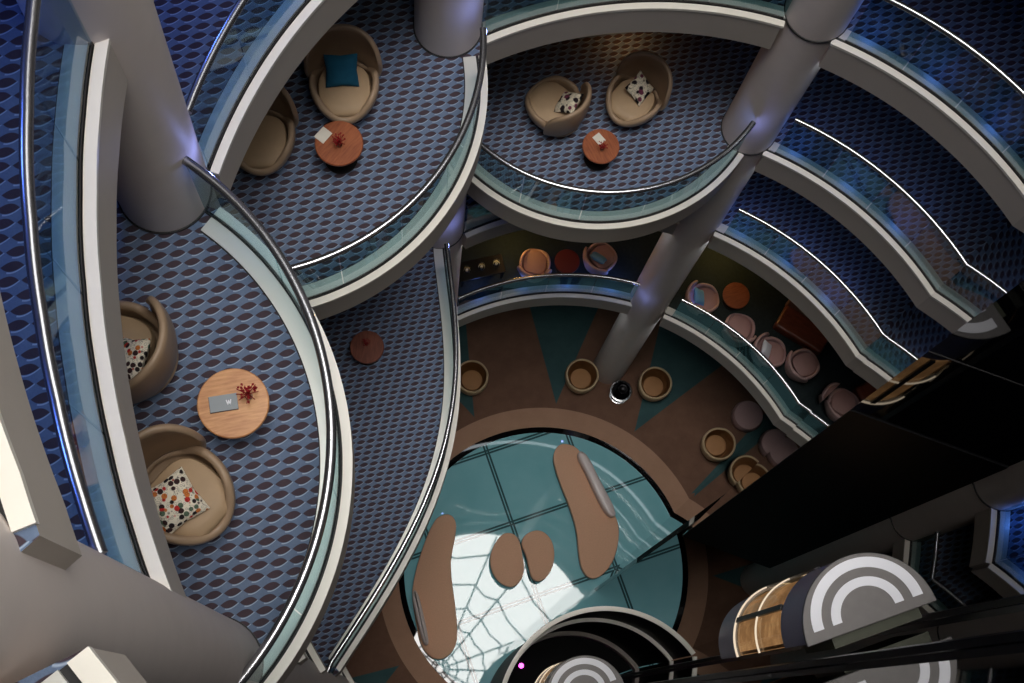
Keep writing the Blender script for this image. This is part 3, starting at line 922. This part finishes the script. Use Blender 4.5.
for (x, y, f, lab) in [(3.70, 9.48, 40, 'pink tub chair with a pale blue pillow right of the dark red table'),
                       (5.88, 8.60, 0, 'pink tub chair with a blue pillow left of the orange lit table'),
                       (6.63, 7.95, 80, 'pink tub chair below the orange lit table, glossy inside'),
                       (7.27, 7.44, -15, 'pink tub chair with a pale round pillow at the balcony edge'),
                       (7.98, 7.18, 25, 'tub chair at the right end of the row on the lowest balcony')]:
    mez.append(place(rose, x, y, 4, f, lab, GM))
pillow('pale blue pillow in the tub chair right of the dark red table', M['blue_pillow'], seatpt(mez[1], 0.0, -0.1, .54), (radians(-55), 0, mez[1].rotation_euler[2] + .3), 0.36, 0.13)
pillow('blue pillow in the tub chair left of the orange lit table', M['blue_pillow'], seatpt(mez[2], 0.0, -0.12, .54), (radians(-50), 0, mez[2].rotation_euler[2]), 0.36, 0.13)
pillow('pale lilac pillow in the tub chair at the lowest balcony edge', M['white'], seatpt(mez[4], 0.0, -0.12, .54), (radians(-50), 0, mez[4].rotation_euler[2]), 0.32, 0.12)
# pink pouf under the lowest balcony
pf = thing('round_pouf', 'dull pink round pouf showing below the right end of the lowest balcony', 'ottoman', (8.22, 7.40, 0))
b = MB(); b.lathe([(0.34, 0.04), (0.39, 0.12), (0.40, 0.30), (0.38, 0.40), (0.36, 0.45), (0.15, 0.465)], 44); autosmooth(b.build('cushion', M['pink'], pf), 60)
b = MB(); b.lathe([(0.30, 0.0), (0.30, 0.045)], 32); b.build('plinth', M['base'], pf)

# low brown sofa on the lowest balcony
sf = thing('low_sofa', 'dark brown low curved sofa behind the pink chairs on the right', 'sofa', (8.05, 8.0, Z[4]), radians(-32))
b = MB(); b.box((0, 0, 0.21), (1.15, 0.62, 0.30)); bevel(b.build('seat', M['darkcherry'], sf), 0.06, 3)
b = MB(); b.box((0, 0.30, 0.42), (1.2, 0.14, 0.5)); bevel(b.build('backrest', M['leather_in'], sf), 0.05, 3)
for sx in (-1, 1):
    b = MB(); b.lathe([(0.025, 0), (0.03, 0.07)], 12, (sx * .45, 0, 0)); b.build('leg', M['base'], sf)
# dark console with glasses, left end of the lowest balcony
cs = thing('console_table', 'black console table with glass lanterns left of the orange lit chair', 'table', (1.12, 9.16, Z[4]), radians(14))
b = MB(); b.box((0, 0, 0.48), (1.0, 0.42, 0.05)); bevel(b.build('table_top', M['black'], cs), 0.01, 2)
for sx in (-1, 1):
    for sy in (-1, 1):
        b = MB(); b.box((sx * .44, sy * .16, 0.228), (0.05, 0.05, 0.455)); b.build('leg', M['black'], cs)
for k, dx in enumerate((-0.3, 0.02, 0.34)):
    a = cs.rotation_euler[2]
    t = thing('glass_lantern', ['glass lantern on the left of the black console', 'glass lantern in the middle of the black console', 'glass lantern on the right of the black console'][k],
              'lantern', (1.12 + dx * cos(a), 9.16 + dx * sin(a), Z[4] + .505), 0, 'lanterns on the black console')
    b = MB(); b.lathe([(0.06, 0.001), (0.075, 0.03), (0.07, 0.16), (0.05, 0.19)], 20, cap1=False); autosmooth(b.build('glass_cup', M['vaseglass'], t), 40)
    b = MB(); b.lathe([(0.03, 0.006), (0.03, 0.07)], 14); b.build('candle', M['white'], t)

# chrome table at the column foot
ct = thing('chrome_table', 'small chrome drum table between the two tub chairs at the column foot', 'table', (4.955, 7.98, 0))
b = MB(); b.lathe([(0.25, 0.42), (0.28, 0.44), (0.28, 0.47), (0.255, 0.475), (0.24, 0.46)], 40); tr = autosmooth(b.build('tray_top', M['steel'], ct), 30)
b = MB(); b.lathe([(0.235, 0.461), (0.235, 0.4655)], 36); b.build('dark_glass_inlay', M['blackstone'], tr)
b = MB(); b.lathe([(0.2, 0.02), (0.13, 0.18), (0.13, 0.3), (0.24, 0.42)], 32); autosmooth(b.build('pedestal', M['base'], ct), 40)
b = MB(); b.lathe([(0.24, 0.0), (0.24, 0.02), (0.2, 0.03)], 32); autosmooth(b.build('foot_ring', M['steel'], ct), 40)
bt = thing('glass_bowl', 'small dark glass bowl on the chrome table', 'bowl', (4.99, 8.0, 0.476))
b = MB(); b.lathe([(0.05, 0.001), (0.11, 0.05), (0.12, 0.09), (0.105, 0.088), (0.09, 0.05), (0.03, 0.02)], 28); autosmooth(b.build('bowl', M['base'], bt), 40)

# ------------------------------------------------------------------ lounge benches on the glass floor
def smooth_outline(P, k=3):
    for _ in range(k):
        Q = []
        n = len(P)
        for i in range(n):
            a, c = P[i], P[(i + 1) % n]
            Q += [(a[0] * .75 + c[0] * .25, a[1] * .75 + c[1] * .25), (a[0] * .25 + c[0] * .75, a[1] * .25 + c[1] * .75)]
        P = Q
    return P
def inset(P, d):
    n = len(P); A2 = sum(P[i][0] * P[(i + 1) % n][1] - P[(i + 1) % n][0] * P[i][1] for i in range(n))
    sg = 1 if A2 > 0 else -1; Q = []
    for i in range(n):
        p0, p1 = P[i - 1], P[(i + 1) % n]
        tx, ty = p1[0] - p0[0], p1[1] - p0[1]; L = hypot(tx, ty) or 1e-9
        Q.append((P[i][0] - ty / L * d * sg, P[i][1] + tx / L * d * sg))
    return Q
def pad(name, P, layers, mat, parent, o):
    """layers: (inset, z) rings from bottom to top, closed at both ends"""
    A2 = sum(P[i][0] * P[(i + 1) % len(P)][1] - P[(i + 1) % len(P)][0] * P[i][1] for i in range(len(P)))
    if A2 < 0: P = P[::-1]
    n = len(P); V = []; F = []
    for d, z in layers: V += [(x - o[0], y - o[1], z) for x, y in inset(P, d)]
    for j in range(len(layers) - 1):
        for k in range(n): F.append((j * n + k, j * n + (k + 1) % n, (j + 1) * n + (k + 1) % n, (j + 1) * n + k))
    F.append(tuple(range(n - 1, -1, -1))); F.append(tuple((len(layers) - 1) * n + k for k in range(n)))
    return autosmooth(mesh(name, V, F, mat, parent), 45)
b1 = [(3.39, 6.62), (3.21, 6.32), (3.28, 5.94), (3.43, 5.51), (3.63, 5.01), (3.8, 4.44), (3.84, 3.82), (3.91, 3.46), (4.1, 3.24), (4.35, 3.29), (4.65, 3.61), (4.81, 4.08), (4.84, 4.57), (4.68, 4.94), (4.38, 5.44), (4.14, 5.94), (3.94, 6.32), (3.77, 6.55)]
b1b = [(3.86, 6.39), (4.06, 6.27), (4.35, 5.64), (4.68, 5.02), (4.75, 4.73), (4.53, 4.75), (4.27, 5.22), (3.98, 5.89), (3.78, 6.26)]
b2 = [(0.4, 4.76), (0.65, 4.81), (0.8, 4.61), (0.78, 4.29), (0.66, 3.68), (0.69, 3.2), (0.79, 2.59), (0.85, 2.0), (0.83, 1.64), (0.64, 1.38), (0.4, 1.29), (0.16, 1.4), (-0.04, 1.69), (-0.15, 2.23), (-0.26, 2.83), (-0.17, 3.43), (0.06, 4.17), (0.26, 4.61)]
b2b = [(-0.28, 2.85), (-0.14, 2.97), (0.04, 2.33), (0.17, 1.74), (0.15, 1.62), (0.03, 1.65), (-0.12, 2.21)]
k1 = [(2.01, 4.35), (2.23, 4.33), (2.36, 4.16), (2.43, 3.82), (2.48, 3.45), (2.4, 3.2), (2.23, 3.04), (2.04, 3.06), (1.84, 3.18), (1.69, 3.42), (1.64, 3.69), (1.71, 3.98), (1.86, 4.23)]
k2 = [(x + .06, y) for x, y in [(2.4, 4.26), (2.63, 4.41), (2.88, 4.41), (3.1, 4.19), (3.17, 3.87), (3.12, 3.53), (2.97, 3.28), (2.77, 3.16), (2.6, 3.26), (2.55, 3.5), (2.48, 3.82), (2.36, 4.06)]]
PZ = 0.013
def bench(P, B, label, name, group):
    P = smooth_outline(P)
    o = (sum(p[0] for p in P) / len(P), sum(p[1] for p in P) / len(P), 0)
    t = thing(name, label, 'bench' if B else 'ottoman', (o[0], o[1], PZ), 0, group)
    pad('plinth', P, [(0.05, 0.0), (0.05, 0.05), (0.0, 0.09), (0.0, 0.29)], M['benchside'], t, o)
    pad('seat_pad', P, [(0.0, 0.29), (-0.012, 0.31), (-0.012, 0.40), (0.0, 0.425), (0.03, 0.435)], M['bench'], t, o)
    if B:
        B = smooth_outline(B, 3)
        pad('backrest', B, [(0.01, 0.425), (0.0, 0.45), (0.0, 0.70), (0.03, 0.74), (0.06, 0.75)], M['benchback'], t, o)
    return t
bench(b1, b1b, 'long brown curved bench with a pale backrest, right of the two bean ottomans', 'curved_bench', 'curved benches on the glass floor')
bench(b2, b2b, 'long brown curved bench partly under the blue balcony, left of the bean ottomans', 'curved_bench', 'curved benches on the glass floor')
bench(k1, None, 'left of two brown bean shaped ottomans in the middle of the glass floor', 'bean_ottoman', 'bean ottomans')
bench(k2, None, 'right of two brown bean shaped ottomans in the middle of the glass floor', 'bean_ottoman', 'bean ottomans')

# ------------------------------------------------------------------ lifts
def point(name, loc, col, w, rad=0.08):
    l = bpy.data.lights.new(name, 'POINT'); l.color = col; l.energy = w; l.shadow_soft_size = rad
    o = bpy.data.objects.new(name, l); o.location = loc; COL.objects.link(o); return o

def half(r, x0=0, n=28, sy=1.0):
    return [(r * cos(pi * k / n), r * sin(pi * k / n) * sy) for k in range(n + 1)]
def lift(center, droof, label, lamp):
    rz = atan2(D2[1], D2[0])
    zr = GZ - droof
    t = thing('lift_car', label, 'elevator', (center[0], center[1], zr), rz)
    H = 3.7
    b = MB(); b.prism([(x, y - .02) for x, y in half(0.575)], -0.05, 0.0); rf = bevel(b.build('roof', M['liftgrey'], t), 0.008, 2)
    for (ro, ri) in ((0.485, 0.395), (0.315, 0.235)):
        b = MB(); nn = 40; V = []; F = []
        for k in range(nn + 1):
            a = pi * k / nn
            for rr in (ri, ro):
                x, y = rr * cos(a), 0.07 + rr * sin(a) * 0.93
                V += [(x, y, 0.001), (x, y, 0.005)]
        for k in range(nn):
            q = 4 * k; w = q + 4
            F += [(q + 1, w + 1, w + 3, q + 3), (q, q + 2, w + 2, w), (q, w, w + 1, q + 1), (q + 2, q + 3, w + 3, w + 2)]
        F += [(0, 1, 3, 2), (4 * nn + 2, 4 * nn + 3, 4 * nn + 1, 4 * nn)]
        o = mesh('roof_stripe', V, F, M['white'], rf); tag(o, 'white arc stripe on the grey roof')
    def band(name, r0, r1, z0, z1, mat, th=0.03, a0=0.0, a1=pi):
        nn = 36; P = [(0, 0)] ; Pp = []; Nn = []
        for k in range(nn + 1):
            a = a0 + (a1 - a0) * k / nn; Pp.append((0, 0)); Nn.append((cos(a), sin(a)))
        bb = MB(); bb.sweep(Pp, Nn, [(r0 - th, z0), (r0, z0), (r1, z1), (r1 - th, z1)])
        return autosmooth(bb.build(name, mat, t), 30)
    band('header', 0.54, 0.55, -0.85, -0.05, M['liftbody'])
    band('base_band', 0.50, 0.54, -3.7, -2.75, M['liftbody'])
    band('window', 0.535, 0.535, -2.70, -0.88, M['liftglass'], 0.012)
    wn = t.children[-1]
    def ring(z0, z1, mat):
        h = MB(); nn = 36; h.sweep([(0, 0)] * (nn + 1), [(cos(pi * k / nn), sin(pi * k / nn)) for k in range(nn + 1)], [(0.537, z0), (0.55, z0), (0.55, z1), (0.537, z1)])
        autosmooth(h.build('hoop', mat, wn), 30)
    ring(-2.74, -2.70, M['hoop_emit']); ring(-1.80, -1.775, M['hoop_emit'])
    for a in (38, 90, 142):
        b = MB(); b.box((0.541 * cos(radians(a)), 0.541 * sin(radians(a)), -1.79), (0.024, 0.05, 1.80), radians(a)); b.build('mullion', M['base'], wn)
    band('cabin_lining', 0.50, 0.50, -2.74, -0.90, M['glowpanel'], 0.012)  # added lining whose glow imitates the lamp-lit cabin
    b = MB(); b.prism(half(0.5), -2.80, -2.76); b.build('cabin_floor', M['liftinside'], t)
    b = MB(); b.box((0, 0.02, -1.8), (1.0, 0.03, 1.9)); b.build('back_panel', M['liftinside'], t)
    b = MB(); b.box((0.05, -0.06, -0.55), (0.78, 0.10, 0.9)); b.build('machine_box', M['liftback'], t)
    b = MB(); b.lathe([(0.09, -0.90), (0.09, -0.885)], 20, (0.0, 0.25, 0)); b.build('ceiling_lamp', M['led_warm'], t)
    b = MB(); b.prism(half(0.5), -0.885, -0.86); b.build('cabin_ceiling', M['liftback'], t)
    if lamp: point('lift_lamp', (center[0] - .02, center[1] + .2, zr - 1.3), (1.0, 0.66, 0.36), 3, 0.06)
    return t
lift((3.635, 0.735), 11.5, 'lift car at the lower right, white arcs on grey roof, lit cabin', True)
lift((2.30, 0.262), 20.4, 'lower lift car with concentric white arcs at the bottom edge, inside the black drum', False)
# guide rails on the lift wall
for k, s in enumerate((-0.62, 0.62, -2.04)):
    p = w2(s, 0.03)
    b = MB(); b.box((p[0], p[1], 17.0), (0.05, 0.05, 34.0), atan2(D2[1], D2[0]))
    o = b.build('trim_%d' % (11 + k), M['black']); tag(o, kind='structure')

# black drum round the foot of the lifts
DC = (3.58, -0.08); DR = 2.08; DZ = GZ - 28.0
dr = thing('lift_drum', 'round black glass drum with bright hoops around the foot of the lifts', 'enclosure', (DC[0], DC[1], 0))
aw = atan2(D2[1], D2[0]); hh = (W0[0] - DC[0]) * M2[0] + (W0[1] - DC[1]) * M2[1]
ex = math.asin(max(-1, min(1, hh / DR)))
NA = 70; aa = [aw + ex + 0.01 + (pi - 2 * ex - 0.02) * k / NA for k in range(NA + 1)]
PP = [(DR * cos(a), DR * sin(a)) for a in aa]; NN = [(cos(a), sin(a)) for a in aa]
b = MB(); b.sweep(PP, NN, [(-0.02, 0.02), (-0.02, DZ - .02), (0.0, DZ - .02), (0.0, 0.02)]); autosmooth(b.build('drum_wall', M['drumblack'], dr), 30)
b = MB(); b.sweep(PP, NN, [(-0.03, DZ - .03), (-0.03, DZ + .03), (0.0, DZ + .04), (0.06, DZ + .04), (0.06, DZ - .03)]); autosmooth(b.build('rim', M['lip'], dr), 30)
b = MB(); b.sweep(PP, NN, [(-0.06, DZ - 2.55), (-0.06, DZ - 2.2), (-0.02, DZ - 2.2), (-0.02, DZ - 2.55)]); autosmooth(b.build('hoop', M['lip'], dr), 30)
b = MB(); b.sweep(PP, NN, [(-0.10, DZ - 2.2), (-0.10, DZ - 2.17), (-0.02, DZ - 2.17), (-0.02, DZ - 2.2)]); autosmooth(b.build('hoop_ledge', M['lip'], dr), 30)
b = MB(); b.sweep(PP, NN, [(-0.12, 0.02), (-0.12, 0.5), (-0.02, 0.5), (-0.02, 0.02)]); autosmooth(b.build('hoop', M['fascia'], dr), 30)
b = MB(); b.prism([(0.985 * x, 0.985 * y) for x, y in PP], 0.02, 0.05); b.build('drum_floor', M['drumblack'], dr)
b = MB(); b.lathe([(0.06, 0.06), (0.05, 0.11)], 16, (-1.15, 1.25, 0)); b.build('magenta_lamp', M['led_magenta'], dr)

# ------------------------------------------------------------------ lights
def polar(a, r, z): return (CX + r * cos(radians(a)), CY + r * sin(radians(a)), z)
BLUE = (0.10, 0.22, 1.0)
for lv, angs, w in ((-1, (178, 198), 60), (0, (132, 150), 60), (1, (-9,), 14), (2, (-9,), 30), (3, (-9,), 30)):
    for a in angs:
        point('cove_lamp', polar(a, 6.4 if 20 < a < 70 else 7.2, Z[lv] + 2.7), BLUE, w, 0.2)
for (x, y, lv, w) in ((-2.023, 4.642, 0, 3.2), (0.576, 7.966, 1, 3.2), (4.60, 8.28, 2, 3), (4.30, 8.45, 4, 2), (0.40, 7.90, 3, 3)):
    dx, dy = x - CX, y - CY; L = hypot(dx, dy); r = L - 0.30
    point('rail_spot', (CX + dx / L * r, CY + dy / L * r, Z[lv] + 1.15), (0.28, 0.36, 1.0), w, 0.03)
for lv, angs, w in ((1, (42, 52, 62), 2.0), (2, (42, 52, 62), 2.0), (3, (42, 52, 62), 2.0), (4, (42, 52, 62, 80, 90, 100, 110), 2.2), (1, (-8.5,), 3.5), (2, (-8.5,), 3.5)):
    for a in angs: point('rail_uplight', polar(a, 5.62, Z[lv] + 0.3), (0.12, 0.26, 1.0), w, 0.10)
WARM = (1.0, 0.50, 0.16)
point('low_warm_glow', (3.0, 10.05, Z[2] + 0.45), WARM, 3.5, 0.05)  # bare point light just above the floor, added for the warm carpet glow
for (x, y, w) in ((6.5, 9.5, 5), (2.1, 10.0, 16)):
    point('mezzanine_lamp', (x, y, Z[4] + 2.2), WARM, w, 0.08)
for (x, y, w) in ((1.8, 5.2, 90), (5.6, 5.6, 60)):
    pass

point('carpet_glow', (6.3, 9.7, Z[4] + 0.7), (1.0, 0.6, 0.15), 12, 0.05)
point('carpet_glow', (1.75, 9.8, Z[4] + 0.7), (1.0, 0.6, 0.15), 9, 0.05)
# daylight through the round skylight
w = bpy.data.worlds.new('sky'); SC.world = w; w.use_nodes = True
bg = w.node_tree.nodes['Background']; bg.inputs[0].default_value = (0.98, 0.97, 0.94, 1); bg.inputs[1].default_value = 4.6
pl = bpy.data.lights.new('skylight_portal', 'AREA'); pl.shape = 'DISK'; pl.size = 2 * SKR; pl.cycles.is_portal = True
po = bpy.data.objects.new('skylight_portal', pl); po.location = (CX, CY, ROOFZ + .35); COL.objects.link(po)

sl = bpy.data.lights.new('daylight', 'SUN'); sl.energy = 3.7; sl.angle = radians(30); sl.color = (1.0, 0.97, 0.93)
so = bpy.data.objects.new('daylight', sl); so.rotation_euler = (radians(2.4), radians(-2.0), 0); so.location = (CX, CY, 60); COL.objects.link(so)

# ------------------------------------------------------------------ camera
n = (-0.06204944, 0.25374101, 0.96527994); ex = (0.99807308, 0.01577489, 0.06001072); ey = (0.0, -0.96714355, 0.25423089)
from mathutils import Matrix
right = (ex[0], ey[0], -n[0]); down = (ex[1], ey[1], -n[1]); fwd = (ex[2], ey[2], -n[2])
Mx = Matrix(((right[0], -down[0], -fwd[0], 0), (right[1], -down[1], -fwd[1], 0), (right[2], -down[2], -fwd[2], GZ), (0, 0, 0, 1)))
cam = bpy.data.cameras.new('camera'); cam.sensor_width = 36; cam.lens = 1422.0 * 36 / 1024; cam.clip_start = 0.05; cam.clip_end = 200
co = bpy.data.objects.new('camera', cam); co.matrix_world = Mx; COL.objects.link(co); SC.camera = co
vs = SC.view_settings; vs.view_transform = 'Standard'; vs.look = 'None'; vs.exposure = 0.0; vs.gamma = 1.0; vs.use_curve_mapping = False
cy = SC.cycles
cy.max_bounces = 10; cy.diffuse_bounces = 7; cy.glossy_bounces = 5; cy.transparent_max_bounces = 24
cy.sample_clamp_indirect = 4.0; cy.caustics_reflective = False; cy.caustics_refractive = False
cy.use_denoising = True
